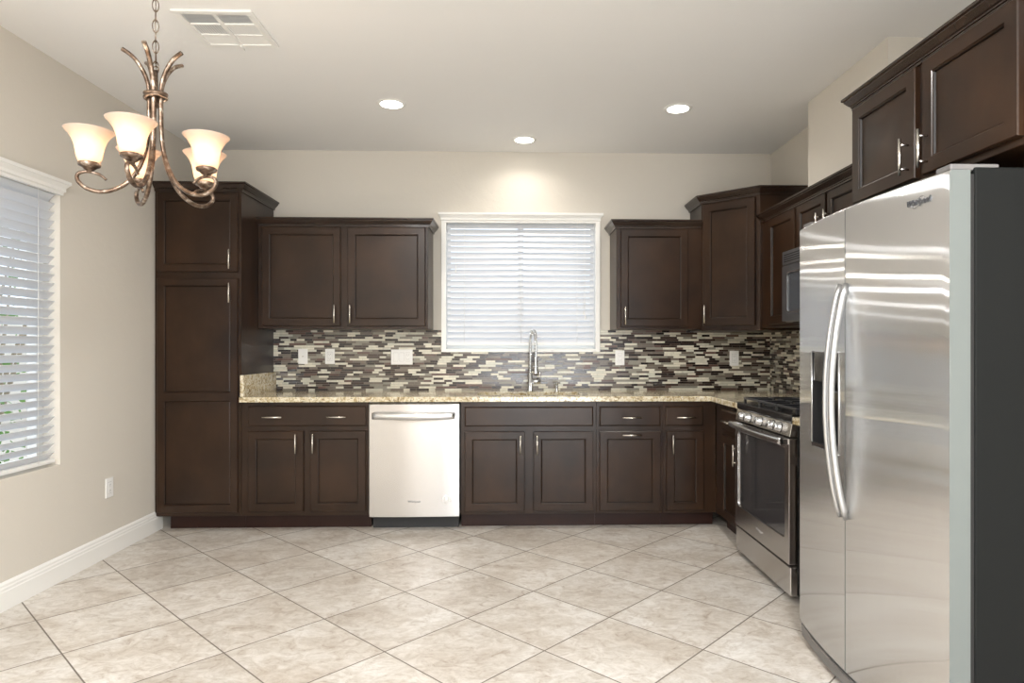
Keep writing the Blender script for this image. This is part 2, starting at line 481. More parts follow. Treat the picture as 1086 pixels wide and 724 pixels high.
window_unit('window_2', 'x', LW[0], LW[1], LW[2], LW[3], XL - 0.09, sgn=-1)
window_unit('window_added_rear', 'y', RW[0], RW[1], RW[2], RW[3], YF - 0.10, (0.5,))  # frame and pane of the added rear opening

# white sill and jamb casing round the sink window
b = MB()
b.box(SW[0] - 0.014, SW[0] + 0.022, YB - 0.022, YB + 0.09, SW[2] - 0.012, SW[3], M_WHITE)
b.box(SW[1] - 0.022, SW[1] + 0.014, YB - 0.022, YB + 0.09, SW[2] - 0.012, SW[3], M_WHITE)
b.box(SW[0] + 0.022, SW[1] - 0.022, YB - 0.022, YB + 0.09, SW[2] - 0.012, SW[2] + 0.012, M_WHITE)
struct(b.build('trim_1', bevel=0.002))

def make_blind(name, label, half, length, drop, n, tilt, loc, rz, valance_prof, vext):
    t = thing(name, label, 'window blind', loc, rz)
    # local: x across, y away from the room, z up; origin at top centre of the opening
    b = MB(); vp = valance_prof
    x0, x1 = -half - vext, half + vext
    b.sweep([(x0, 0.05), (x0, -0.005), (x1, -0.005), (x1, 0.05)], vp, M_WHITE, 1)
    b.build('valance', parent=t)
    MB().box(-half + 0.004, half - 0.004, 0.005, 0.055, -0.045, -0.005, M_WHITE).build('headrail', parent=t)
    pitch = (drop - 0.075) / n
    for i in range(n):
        zc = -0.062 - pitch * (i + 0.5)
        hw = 0.0255; ca, sa = math.cos(tilt), math.sin(tilt)
        pts = []
        for q in range(5):
            s = -hw + 2 * hw * q / 4; arch = 0.0022 * (1 - (s / hw) ** 2)
            pts.append((0.032 + s * ca - arch * sa, zc + s * sa + arch * ca))
        ring = [(y, z) for y, z in pts] + [(y + 0.0022 * sa, z - 0.0022 * ca) for y, z in reversed(pts)]
        b = MB(); b.loops([[(-half + 0.006, y, z) for y, z in ring], [(half - 0.006, y, z) for y, z in ring]], M_SLAT, True, True, False)
        b.build('slat', parent=t)
    MB().box(-half + 0.006, half - 0.006, 0.010, 0.052, -drop, -drop + 0.018, M_WHITE, 0.003).build('bottom_rail', parent=t)
    k = max(2, int(length / 0.55) + 1)
    for i in range(k):
        x = -half + 0.14 + (2 * half - 0.28) * i / (k - 1)
        b = MB(); b.cyl((x, 0.0035, -drop + 0.01), (x, 0.0035, -0.04), 0.0010, M_WHITE, 5); b.cyl((x, 0.060, -drop + 0.01), (x, 0.060, -0.04), 0.0010, M_WHITE, 5)
        b.build('ladder_cord', parent=t)
    return t

vprof = [(0, -0.066), (0.020, -0.066), (0.020, -0.052), (0.028, -0.046), (0.028, -0.030), (0.040, -0.012), (0.046, -0.008), (0.046, 0.008), (0, 0.008)]
vprof = [(o - 0.010, z) for o, z in vprof]
sb = make_blind('window_blind', 'closed white horizontal blind with valance over the kitchen sink', (SW[1] - SW[0]) / 2 - 0.022,
                1.2, SW[3] - SW[2] - 0.014, 21, math.radians(57), ((SW[0] + SW[1]) / 2, YB - 0.010, SW[3] + 0.028), 0, vprof, 0.022)
b = MB(); b.cyl((0.485, -0.004, -0.06), (0.485, -0.004, -0.74), 0.0010, M_WHITE, 5); b.cyl((0.495, -0.004, -0.06), (0.495, -0.004, -0.77), 0.0010, M_WHITE, 5)
b.lathe([(0.001, 0.03), (0.004, 0.025), (0.007, 0), (0.006, -0.002), (0, -0.002)], (0.485, -0.006, -0.77), M_PLATE, 10)
b.lathe([(0.001, 0.03), (0.004, 0.025), (0.007, 0), (0.006, -0.002), (0, -0.002)], (0.497, -0.006, -0.80), M_PLATE, 10)
b.build('pull_cord', parent=sb)
b = MB(); b.cyl((-0.50, -0.004, -0.06), (-0.50, -0.004, -0.40), 0.0010, M_WHITE, 5); b.cyl((-0.50, -0.006, -0.40), (-0.50, -0.006, -0.45), 0.004, M_PLATE, 8)
b.build('tilt_cord', parent=sb)
make_blind('window_blind', 'half-open white horizontal blind with valance on the left beige wall', (LW[1] - LW[0]) / 2 - 0.006,
           1.6, LW[3] - LW[2] + 0.03, 30, math.radians(-46), (XL - 0.006, (LW[0] + LW[1]) / 2, LW[3] + 0.045), PI / 2, vprof, 0.010)

# outside: ground, block wall, shrub seen between the slats
struct(MB().box(-14, 14, -14, 14, -0.30, -0.14, M_GROUND).build('ground'))
b = MB(); b.box(-9.2, -9.0, -2, 13, -0.14, 1.9, M_BLOCK, 0.01); tag(b.build('garden_wall'), 'pale block garden wall outside the left window', 'wall')
def shrub(loc, h, w, n, label):
    t = thing('garden_shrub', label, 'shrub', loc)
    b = MB()
    for k in range(9):
        a = 2 * PI * k / 9; b.tube([(0, 0, 0), (0.15*w*math.cos(a), 0.15*w*math.sin(a), h*0.4), (0.35*w*math.cos(a+.3), 0.35*w*math.sin(a+.3), h*0.85)], [0.03, 0.02, 0.006], M_BARK, 6)
    b.build('stem', parent=t)
    b = MB(); R = random.Random(5)
    for _ in range(n):
        a = R.uniform(0, 2*PI); r = w * 0.5 * R.random() ** 0.5; z = h * (0.15 + 0.85 * R.random()); r *= math.sin(PI * min(0.92, z / h * 0.8 + 0.15)) ** 0.5
        c = Vector((r * math.cos(a), r * math.sin(a), z))
        d = Vector((R.uniform(-1, 1), R.uniform(-1, 1), R.uniform(-.6, 1))).normalized(); s = d.cross(Vector((R.uniform(-1,1), R.uniform(-1,1), R.uniform(-1,1)))).normalized()
        l, ww = R.uniform(0.05, 0.10), R.uniform(0.015, 0.03)
        b.quad([c, c + d * l * 0.5 + s * ww, c + d * l, c + d * l * 0.5 - s * ww], M_LEAF)
    o = b.build('foliage', parent=t); o['kind'] = 'stuff'
shrub((-4.3, 5.3, -0.14), 2.6, 1.7, 800, 'leafy green shrub outside the left window')

# ------------------------------------------------------------------ mosaic backsplash
def mosaic(name, u0, u1, z0, z1, place, holes, seed, parent=None):
    R = random.Random(seed); b = MB(); ph = 0.01655; g = 0.0016
    def put(a0, a1, q0, q1, d0, d1, m):
        # place maps (u, depth) -> world box
        b.box(*place(a0, a1, d0, d1), q0, q1, m)
    z = z0; row = 0
    segs0 = []
    while z < z1 - 0.004:
        q1 = min(z + ph - g, z1)
        runs = [(u0, u1)]
        for (h0, h1, hz) in holes:
            if z + ph / 2 > hz: runs = [r for a, c in runs for r in ((a, min(c, h0)), (max(a, h1), c)) if r[1] - r[0] > 0.005]
        u = u0 - R.uniform(0, 0.12); last = None
        while u < u1:
            l = R.choice((0.048, 0.060, 0.073, 0.098, 0.098, 0.130))
            w = [5, 3.2, 3.2, 2.4, 4.6, 3.0, 1.4]
            if last is not None and last >= 4: w[4] *= 0.45; w[5] *= 0.45
            if last is not None and last < 2: w[0] *= 0.3; w[1] *= 0.4
            k = R.choices(range(7), w)[0]; last = k
            for a, c in runs:
                s0, s1 = max(u, a), min(u + l - g, c)
                if s1 - s0 > 0.004: put(s0, s1, z, q1, 0.0, 0.008, TM[k])
            u += l
        z += ph; row += 1
    # grout bed
    if holes:
        h0, h1, hz = holes[0]
        put(u0, h0, z0, z1, 0.0, 0.0065, M_GROUT); put(h1, u1, z0, z1, 0.0, 0.0065, M_GROUT); put(h0, h1, z0, hz, 0.0, 0.0065, M_GROUT)
    else: put(u0, u1, z0, z1, 0.0, 0.0065, M_GROUT)
    return b.build(name, parent=parent)
o = mosaic('mosaic_backsplash', -1.811, XR - 0.008, 0.900, 1.364, lambda a0, a1, d0, d1: (a0, a1, YB - 0.0006 - d1, YB - 0.0006 - d0), [(SW[0] - 0.016, SW[1] + 0.016, SW[2] - 0.012)], 3)
tag(o, 'brown and cream strip mosaic tile backsplash on the back wall', 'backsplash')
o = mosaic('mosaic_backsplash', 2.76, YB - 0.008, 0.900, 1.364, lambda a0, a1, d0, d1: (XR - 0.0006 - d1, XR - 0.0006 - d0, a0, a1), [], 11)
tag(o, 'brown and cream strip mosaic tile backsplash on the right wall behind the gas range', 'backsplash')

# ------------------------------------------------------------------ cabinets
def door_mesh(w, h, splits=(), stile=0.050, flat=False):
    """panelled door, lower left at local origin, front at y=0, back at y=0.02"""
    b = MB(); e = 0.0035
    def rect(i, y, x0=0, x1=w, z0=0, z1=h): return [(x0 + i, y, z0 + i), (x1 - i, y, z0 + i), (x1 - i, y, z1 - i), (x0 + i, y, z1 - i)]
    if flat:
        b.loops([rect(0, 0.020), rect(0, 0.007), rect(0.002, 0.003), rect(0.009, 0.0), rect(0.011, 0.0)], M_WOOD, True, True); return b
    b.loops([rect(0, 0.020), rect(0, e), rect(e, 0)], M_WOOD, True, False)
    xs = [e, stile, w - stile, w - e]
    zs = [e, stile]; 
    for s0, s1 in splits: zs += [s0, s1]
    zs += [h - stile, h - e]
    for i in range(3):
        for j in range(len(zs) - 1):
            x0, x1, z0, z1 = xs[i], xs[i+1], zs[j], zs[j+1]
            if i == 1 and j % 2 == 1:
                b.loops([rect(0, 0, x0, x1, z0, z1), rect(0.002, 0.0035, x0, x1, z0, z1), rect(0.0055, 0.0045, x0, x1, z0, z1)], M_WOOD)
                b.loops([rect(0.0055, 0.0045, x0, x1, z0, z1), rect(0.0085, 0.0115, x0, x1, z0, z1)], M_BEADSHADE)
                b.loops([rect(0.0085, 0.0115, x0, x1, z0, z1), rect(0.011, 0.0105, x0, x1, z0, z1)], M_WOOD, False, True)
            else: b.quad([(x0, 0, z0), (x1, 0, z0), (x1, 0, z1), (x0, 0, z1)], M_WOOD)
    bmesh.ops.remove_doubles(b.bm, verts=list(b.bm.verts), dist=1e-5)
    return b

def bar_handle(parent, cx, cz, vertical=True, ln=0.130, loc=(0, 0, 0)):
    b = MB(); r = 0.0055; d = 0.032
    if vertical:
        b.tube([(cx, -d, cz - ln/2), (cx, -d, cz + ln/2)], r, M_NICKEL, 10)
        for s in (-1, 1): b.cyl((cx, 0.001, cz + s * ln * 0.33), (cx, -d, cz + s * ln * 0.33), 0.0042, M_NICKEL, 8)
    else:
        b.tube([(cx - ln/2, -d, cz), (cx + ln/2, -d, cz)], r, M_NICKEL, 10)
        for s in (-1, 1): b.cyl((cx + s * ln * 0.33, 0.001, cz), (cx + s * ln * 0.33, -d, cz), 0.0042, M_NICKEL, 8)
    return b.build('handle', parent=parent)

def add_front(t, kind, x0, x1, z0, z1, handles=(), splits=(), stile=0.05):
    flat = kind != 'door'
    o = door_mesh(x1 - x0, z1 - z0, splits, stile, flat).build(kind if kind != 'false_front' else 'false_drawer_front', parent=t, loc=(x0, 0, z0))
    for h in handles:   # (x, z, vertical) in cabinet coords
        bar_handle(o, h[0] - x0, h[1] - z0, h[2])
    return o

def cabinet(name, label, cat, loc, rz, w, d, z0, z1, kick=False, kx=(0, 0), group=None):
    """local x across the front, y into the cabinet; door faces at y=0, box from y=0.02"""
    t = thing(name, label, cat, loc, rz, group)
    MB().box(0, w, 0.020, d, z0, z1, M_WOOD, 0.0012, 1).build('body', parent=t)
    if kick: MB().box(kx[0], w - kx[1], 0.095, d - 0.02, 0.0, z0, M_KICK).build('toe_kick', parent=t)
    return t

crown = [(0, 0), (0.010, 0), (0.010, 0.010), (0.014, 0.012), (0.014, 0.018), (0.020, 0.022), (0.036, 0.042), (0.036, 0.046), (0.044, 0.050), (0.044, 0.060), (0, 0.060)]
def add_crown(t, path, z, side=1, sc=1.0):
    b = MB(); b.sweep(path, [(o * sc, z + h * sc) for o, h in crown], M_CROWN, side)
    return b.build('crown_molding', parent=t)

G = 0.0008
YD = 4.430                      # door plane of the base run
# pantry
px0, px1 = XL + 0.002, -1.812
t = cabinet('pantry_cabinet', 'tall dark brown pantry cabinet with two doors standing beside the left wall', 'cabinet', (px0, YD, 0), 0, px1 - px0, YB - YD - 0.001, 0.100, 2.282, True, (0.065, 0))
pw = px1 - px0
add_front(t, 'door', 0.020, 0.553, 1.738, 2.264, [(0.508, 1.820, True)], (), 0.047)
add_front(t, 'door', 0.020, 0.553, 0.128, 1.694, [(0.508, 1.595, True)], [(0.748, 0.800)], 0.047)
add_crown(t, [(0, 0.02), (pw, 0.02), (pw, YB - YD - 0.001)], 2.276)

# base cabinets on the back wall
def base_cab(label, x0, x1, **k):
    return cabinet('base_cabinet', label, 'cabinet', (x0, YD, 0), 0, x1 - x0, YB - YD - 0.001, 0.100, 0.864, True, **k), x0
t, q = base_cab('dark brown base cabinet with one wide two-handled drawer between pantry and dishwasher', -1.810, -0.960)
add_front(t, 'drawer', -1.762 - q, -0.977 - q, 0.703, 0.838, [(-1.592 - q, 0.766, False), (-1.166 - q, 0.766, False)])
add_front(t, 'door', -1.762 - q, -1.393 - q, 0.130, 0.670, [(-1.438 - q, 0.588, True)])
add_front(t, 'door', -1.350 - q, -0.977 - q, 0.130, 0.670, [(-1.332 - q + 0.008, 0.588, True)])
t, q = base_cab('dark brown double-door sink base cabinet with a plain false front under the faucet', -0.342, 0.580)
add_front(t, 'false_front', -0.314 - q, 0.558 - q, 0.697, 0.829)
add_front(t, 'door', -0.314 - q, 0.092 - q, 0.121, 0.661, [(0.063 - q, 0.573, True)])
add_front(t, 'door', 0.152 - q, 0.558 - q, 0.121, 0.661, [(0.176 - q, 0.573, True)])
t, q = base_cab('dark brown base cabinet with horizontal handles on both drawer and door', 0.5808, 1.036)
add_front(t, 'drawer', 0.602 - q, 1.019 - q, 0.697, 0.829, [(0.818 - q, 0.756, False)])
add_front(t, 'door', 0.602 - q, 1.019 - q, 0.121, 0.661, [(0.818 - q, 0.638, False)])
t, q = base_cab('narrow dark brown base cabinet with drawer and door in the corner of the back wall', 1.0368, 1.404)
add_front(t, 'drawer', 1.055 - q, 1.313 - q, 0.697, 0.829, [(1.188 - q, 0.756, False)])
add_front(t, 'door', 1.060 - q, 1.316 - q, 0.121, 0.661, [(1.098 - q, 0.573, True)])
# right run: door plane x = 1.385, local x runs towards the camera
XD = 1.385
t = cabinet('base_cabinet', 'narrow dark brown base cabinet squeezed between the corner and the gas range', 'cabinet', (XD, YD + 0.018, 0), -PI/2, 0.558, XR - XD - 0.001, 0.100, 0.864, True)
add_front(t, 'drawer', 0.165, 0.540, 0.697, 0.829, [(0.345, 0.757, False)])
add_front(t, 'door', 0.165, 0.540, 0.121, 0.661, [(0.495, 0.573, True)])
t = cabinet('base_cabinet', 'narrow dark brown base cabinet between gas range and refrigerator', 'cabinet', (XD, 3.113, 0), -PI/2, 0.325, XR - XD - 0.001, 0.100, 0.864, True)
add_front(t, 'drawer', 0.022, 0.303, 0.697, 0.829, [(0.165, 0.757, False)])
add_front(t, 'door', 0.022, 0.303, 0.121, 0.661, [(0.27, 0.573, True)])

# countertop with the sink cut-out, L-shaped
CZ0, CZ1 = 0.865, 0.900
SK = (-0.240, 0.490, 4.530, 4.850)
b = MB(); cf = 4.405; cx = 1.352; cb = YB - 0.009
def rr(x0, x1, y0, y1, r, n=5):
    pts = []
    for cx_, cy_, a0 in ((x1 - r, y1 - r, 0), (x0 + r, y1 - r, 90), (x0 + r, y0 + r, 180), (x1 - r, y0 + r, 270)):
        for i in range(n + 1):
            a = math.radians(a0 + 90 * i / n); pts.append((cx_ + r * math.cos(a), cy_ + r * math.sin(a)))
    return pts
def plate_with_hole(b, outer, hole, z0, z1, m):
    for z in (z0, z1):
        vo = [b.bm.verts.new((x, y, z)) for x, y in outer]; vh = [b.bm.verts.new((x, y, z)) for x, y in hole]
        es = [b.bm.edges.new((vo[i], vo[(i+1) % len(vo)])) for i in range(len(vo))] + [b.bm.edges.new((vh[i], vh[(i+1) % len(vh)])) for i in range(len(vh))]
        bmesh.ops.triangle_fill(b.bm, edges=es, use_beauty=True)
    b.mi(m)
    for loop in (outer, hole):
        b.loops([[(x, y, z0) for x, y in loop], [(x, y, z1) for x, y in loop]], m)
    bmesh.ops.remove_doubles(b.bm, verts=list(b.bm.verts), dist=1e-5)
outer = [(-1.811, cf), (cx, cf), (cx, 3.889), (XR - 0.009, 3.889), (XR - 0.009, cb), (-1.811, cb)]
plate_with_hole(b, outer, rr(*SK, 0.06), CZ0, CZ1, M_GRANITE)
ct = b.build('granite_countertop', bevel=0.004)
tag(ct, 'cream and gold speckled granite countertop running along the back wall into the corner', 'countertop')
b = MB(); b.box(cx, XR - 0.009, 2.788, 3.112, CZ0, CZ1, M_GRANITE, 0.004)
tag(b.build('granite_countertop'), 'short granite countertop piece between gas range and refrigerator', 'countertop')
b = MB(); b.box(-1.811, -1.788, 4.425, cb, CZ1, 1.046, M_GRANITE, 0.002)
tag(b.build('granite_side_splash'), 'low granite splash slab standing on the countertop against the pantry side', 'backsplash')

# undermount sink
t = thing('kitchen_sink', 'stainless undermount sink sunk in the granite countertop below the window', 'sink', (0.125, 4.69, 0.66))
b = MB(); ox, oy = 0.125, 4.69
R1 = [(x - ox, y - oy) for x, y in rr(SK[0] - 0.012, SK[1] + 0.012, SK[2] - 0.012, SK[3] + 0.012, 0.065)]
R2 = [(x - ox, y - oy) for x, y in rr(SK[0] + 0.004, SK[1] - 0.004, SK[2] + 0.004, SK[3] - 0.004, 0.06)]
R3 = [(x - ox, y - oy) for x, y in rr(SK[0] + 0.02, SK[1] - 0.02, SK[2] + 0.02, SK[3] - 0.02, 0.05)]
b.loops([[(x, y, 0.2035) for x, y in R1], [(x, y, 0.2035) for x, y in R2], [(x, y, 0.03) for x, y in R2], [(x, y, 0.0) for x, y in R3]], M_PLAINST, False, True)
b.build('basin', parent=t)
MB().lathe([(0.0, 0.004), (0.03, 0.004), (0.043, 0.007), (0.046, 0.001)], (0, 0.02, 0), M_SILVER).build('drain', parent=t)

# upper cabinets, back wall
YU = 4.720
def up_cab(label, x0, x1, z0=1.364, z1=2.104):
    return cabinet('upper_cabinet', label, 'cabinet', (x0, YU, 0), 0, x1 - x0, YB - YU - 0.001, z0, z1), x0
t, q = up_cab('wide dark brown double-door upper cabinet between pantry and sink window', -1.811, -0.598)
add_front(t, 'door', -1.778 - q, -1.222 - q, 1.385, 2.093, [(-1.259 - q, 1.470, True)])
add_front(t, 'door', -1.171 - q, -0.617 - q, 1.385, 2.093, [(-1.148 - q, 1.470, True)])
add_crown(t, [(0, 0.02), (-0.598 - q, 0.02), (-0.598 - q, YB - YU - 0.001)], 2.098)
t, q = up_cab('dark brown single-door upper cabinet right of the sink window', 0.765, 1.3885)
add_front(t, 'door', 0.796 - q, 1.287 - q, 1.383, 2.089, [(0.824 - q, 1.460, True)])
add_crown(t, [(0, YB - YU - 0.001), (0, 0.02), (1.3885 - q - 0.002, 0.02)], 2.096)

# diagonal corner cabinet
t = thing('corner_cabinet', 'tall diagonal dark brown corner upper cabinet with one door', 'cabinet', (1.390, YB, 0))
A = (0.0, -0.305); B = (0.315, -0.610); C = (XR - 1.391, -0.610)
b = MB(); b.poly_prism([(0, -0.001), A, B, C, (XR - 1.391, -0.001)], 1.350, 2.280, M_WOOD); b.build('body', parent=t, bevel=0.0015)
b = MB(); b.sweep([(0, -0.001), A, B, C], [(o, 2.274 + h) for o, h in crown], M_CROWN, 1); b.build('crown_molding', parent=t)
d = Vector((B[0] - A[0], B[1] - A[1])); ln = d.length; u = d / ln; nrm = Vector((u.y, -u.x))
off = 0.022; dw = ln - 0.050
o = door_mesh(dw, 0.880, (), 0.055).build('door', parent=t)
o.location = (A[0] + u.x * off + nrm.x * 0.0205, A[1] + u.y * off + nrm.y * 0.0205, 1.386); o.rotation_euler = (0, 0, math.atan2(u.y, u.x))
bar_handle(o, 0.028, 0.085, True)

# upper cabinets, right wall
XU = 1.700
t = cabinet('upper_cabinet', 'dark brown single-door upper cabinet left of the microwave on the right wall', 'cabinet', (XU, 4.438, 0), -PI/2, 0.563, XR - XU - 0.001, 1.364, 2.085)
add_front(t, 'door', 0.145, 0.563 - 0.012, 1.383, 2.070, [(0.52, 1.46, True)])
add_crown(t, [(0.0, 0.02), (0.563, 0.02)], 2.078)
t = cabinet('upper_cabinet', 'short dark brown double-door upper cabinet above the microwave', 'cabinet', (XU, 3.874, 0), -PI/2, 0.760, XR - XU - 0.001, 1.806, 2.085)
add_front(t, 'door', 0.014, 0.370, 1.822, 2.070, [(0.336, 1.905, True)], (), 0.045)
add_front(t, 'door', 0.396, 0.748, 1.822, 2.070, [(0.425, 1.905, True)], (), 0.045)
add_crown(t, [(0.0, 0.02), (0.760, 0.02)], 2.078)
t = cabinet('upper_cabinet', 'narrow dark brown upper cabinet between microwave and refrigerator cabinet', 'cabinet', (XU, 3.1132, 0), -PI/2, 0.378, XR - XU - 0.001, 1.364, 2.085)
add_front(t, 'door', 0.014, 0.364, 1.383, 2.070, [(0.05, 1.46, True)])
add_crown(t, [(0.0, 0.02), (0.446, 0.02)], 2.078)
# cabinet over the fridge
t = cabinet('upper_cabinet', 'deep dark brown double-door cabinet above the refrigerator', 'cabinet', (1.400, 2.664, 0), -PI/2, 0.925, XR - 1.400 - 0.001, 1.800, 2.222)
add_front(t, 'door', 0.012, 0.430, 1.823, 2.210, [(0.395, 1.905, True)])
add_front(t, 'door', 0.470, 0.893, 1.823, 2.210, [(0.500, 1.905, True)])
add_crown(t, [(0.0, 0.62), (0.0, 0.02), (0.925, 0.02), (0.925, 0.62)], 2.214, 1, 0.9)

# ------------------------------------------------------------------ dishwasher
t = thing('dishwasher', 'stainless steel dishwasher between the dark brown base cabinets', 'dishwasher', (-0.952, 4.425, 0))
b = MB(); w = 0.602; n = 16
def dwy(x): return -0.006 * (1 - (2 * x / w - 1) ** 2)
rings = []
for i in range(n + 1):
    x = w * i / n; rings.append([(x, 0.030, 0.091), (x, dwy(x) + 0.003, 0.091), (x, dwy(x), 0.094), (x, dwy(x), 0.848), (x, dwy(x) + 0.006, 0.856), (x, 0.030, 0.858)])
b.loops(rings, M_STEEL, True, True); o = b.build('door', parent=t); planar_uv(o, 0)
b = MB(); pts = []
rings = []
for i in range(21):
    f = i / 20; x = 0.024 + 0.552 * f; y = -0.030 - 0.026 * math.sin(PI * f); dz = -0.003 * math.sin(PI * f)
    rings.append([(x, y, 0.752 + dz), (x, y - 0.005, 0.757 + dz), (x, y - 0.006, 0.792), (x, y, 0.796), (x, y + 0.012, 0.792), (x, y + 0.012, 0.757 + dz)])
b.loops(rings, M_PLAINST, True, True, True)
for x in (0.035, 0.565): b.box(x - 0.011, x + 0.011, -0.030, 0.001, 0.760, 0.790, M_PLAINST, 0.002)
b.build('handle', parent=o)
MB().box(0.004, 0.598, 0.031, 0.60, 0.091, 0.860, M_BLACKM).build('tub', parent=t)
MB().box(0.010, 0.592, 0.078, 0.60, 0.0, 0.0905, M_BLACKM).build('toe_panel', parent=t)
RX = Matrix.Rotation(PI / 2, 4, 'X')
text_mesh('brand_lettering', 'Whirlpool', 0.020, M_DARKMETAL, o, Matrix.Translation((0.300, -0.0065, 0.195)) @ RX)
b = MB(); b.lathe([(0, 0.0012), (0.026, 0.0012), (0.027, 0)], (0.517, -0.0035, 0.212), M_PLATE, 28, RX)
b.torus((0.517, -0.005, 0.212), 0.015, 0.0012, M_SLOT, RX, 28, 4); plabel(b.build('sticker', parent=o), 'round white sticker with a printed ring')

# ------------------------------------------------------------------ gas range
t = thing('gas_range', 'stainless steel gas range with black grates and five knobs against the right wall', 'gas range', (1.345, 3.884, 0), -PI/2)
w = 0.766; dp = XR - 1.345 - 0.012
MB().box(0.0, w, 0.040, dp, 0.030, 0.888, M_BLACK, 0.002).build('body', parent=t)
b = MB(); [b.cyl((x, y, 0), (x, y, 0.032), 0.018, M_BLACKM, 12) for x in (0.05, w - 0.05) for y in (0.09, dp - 0.06)]; b.build('foot', parent=t)
o = MB().box(0.003, w - 0.003, 0.002, 0.039, 0.032, 0.172, M_RSTEEL, 0.004).build('storage_drawer', parent=t); planar_uv(o, 0)
# oven door with a window hole
b = MB(); x0, x1, z0, z1 = 0.003, w - 0.003, 0.184, 0.792
hole = [(x, z) for x, z in rr(0.052, 0.712, 0.300, 0.742, 0.022)]
def front_plate(b, outer, hole, y0, y1, m):
    for y in (y0, y1):
        vo = [b.bm.verts.new((x, y, z)) for x, z in outer]; vh = [b.bm.verts.new((x, y, z)) for x, z in hole]
        es = [b.bm.edges.new((vo[i], vo[(i+1) % len(vo)])) for i in range(len(vo))] + [b.bm.edges.new((vh[i], vh[(i+1) % len(vh)])) for i in range(len(vh))]
        bmesh.ops.triangle_fill(b.bm, edges=es, use_beauty=True)
    b.mi(m)
    for loop in (outer, hole): b.loops([[(x, y0, z) for x, z in loop], [(x, y1, z) for x, z in loop]], m)
    bmesh.ops.remove_doubles(b.bm, verts=list(b.bm.verts), dist=1e-5)
front_plate(b, rr(x0, x1, z0, z1, 0.004, 2), hole, -0.004, 0.038, M_RSTEEL)
od = b.build('oven_door', parent=t, bevel=0.0015); planar_uv(od, 0)
MB().box(0.045, 0.720, 0.003, 0.010, 0.293, 0.749, M_DKGLASS).build('oven_window', parent=od)
b = MB()
rings = []
for i in range(25):
    f = i / 24; x = 0.012 + (w - 0.024) * f; y = -0.040 - 0.020 * math.sin(PI * f)
    rings.append([(x, y + 0.010, 0.764), (x, y, 0.761), (x, y - 0.006, 0.768), (x, y - 0.006, 0.788), (x, y, 0.795), (x, y + 0.010, 0.792)])
b.loops(rings, M_PLAINST, True, True, True)
for x in (0.022, w - 0.022): b.box(x - 0.010, x + 0.010, -0.040, -0.003, 0.764, 0.791, M_PLAINST, 0.002)
b.build('handle', parent=od)
b = MB(); b.loops([[(x, -0.002, 0.802), (x, 0.010, 0.866), (x, 0.045, 0.868), (x, 0.045, 0.800)] for x in (0.003, w - 0.003)], M_RSTEEL, True, True)
cp = b.build('control_panel', parent=t, bevel=0.0015); planar_uv(cp, 0)
tilt = Matrix.Rotation(PI / 2 - math.atan2(0.012, 0.064), 4, 'X')
for x in (0.128, 0.215, 0.382, 0.549, 0.636):
    b = MB(); b.lathe([(0.024, 0.0), (0.025, 0.004), (0.021, 0.008), (0.0205, 0.028), (0.0185, 0.033), (0, 0.034)], (x, 0.005, 0.834), M_PLAINST, 24, tilt)
    b.lathe([(0.0265, 0.0), (0.0265, 0.003), (0.022, 0.004)], (x, 0.005, 0.834), M_BLACK, 24, tilt)
    b.build('knob', parent=cp)
b = MB(); b.box(0.0, w, 0.006, dp, 0.868, 0.908, M_BLACK, 0.006, 3); ctop = b.build('cooktop', parent=t)
for gx0, gx1 in ((0.020, 0.262), (0.264, 0.502), (0.504, 0.746)):
    b = MB(); y0, y1 = 0.045, dp - 0.05; h0, h1 = 0.926, 0.938
    for x in (gx0 + 0.006, gx1 - 0.006): b.box(x - 0.006, x + 0.006, y0, y1, h0, h1, M_IRON, 0.003)
    for y in (y0, (y0 + y1) / 2, y1): b.box(gx0, gx1, y - 0.006, y + 0.006, h0, h1, M_IRON, 0.003)
    for cy in (y0 * 0.75 + y1 * 0.25, y0 * 0.25 + y1 * 0.75):
        b.box(gx0, (gx0 + gx1) / 2 - 0.022, cy - 0.005, cy + 0.005, h0, h1, M_IRON, 0.003); b.box((gx0 + gx1) / 2 + 0.022, gx1, cy - 0.005, cy + 0.005, h0, h1, M_IRON, 0.003)
        xm = (gx0 + gx1) / 2
        for s in (-1, 1): b.box(xm - 0.005, xm + 0.005, cy + s * 0.022, cy + s * (y1 - y0) / 4, h0, h1, M_IRON, 0.003)
    for x in (gx0 + 0.008, gx1 - 0.008):
        for y in (y0 + 0.003, y1 - 0.003): b.box(x - 0.006, x + 0.006, y - 0.006, y + 0.006, 0.907, h0, M_IRON)
    b.build('grate', parent=t)
for x, y in ((0.14, 0.17), (0.14, 0.44), (0.383, 0.31), (0.625, 0.17), (0.625, 0.44)):
    MB().lathe([(0.050, 0.0), (0.048, 0.008), (0.036, 0.010), (0.036, 0.016), (0, 0.017)], (x, y, 0.9075), M_BLACKM, 24).build('burner', parent=t)
b = MB(); b.box(0.0, w, dp - 0.035, dp, 0.908, 0.925, M_PLAINST, 0.003); b.build('rear_trim', parent=t)
text_mesh('brand_lettering', 'Whirlpool', 0.022, M_SILVER, od, Matrix.Translation((0.383, -0.0045, 0.242)) @ RX)

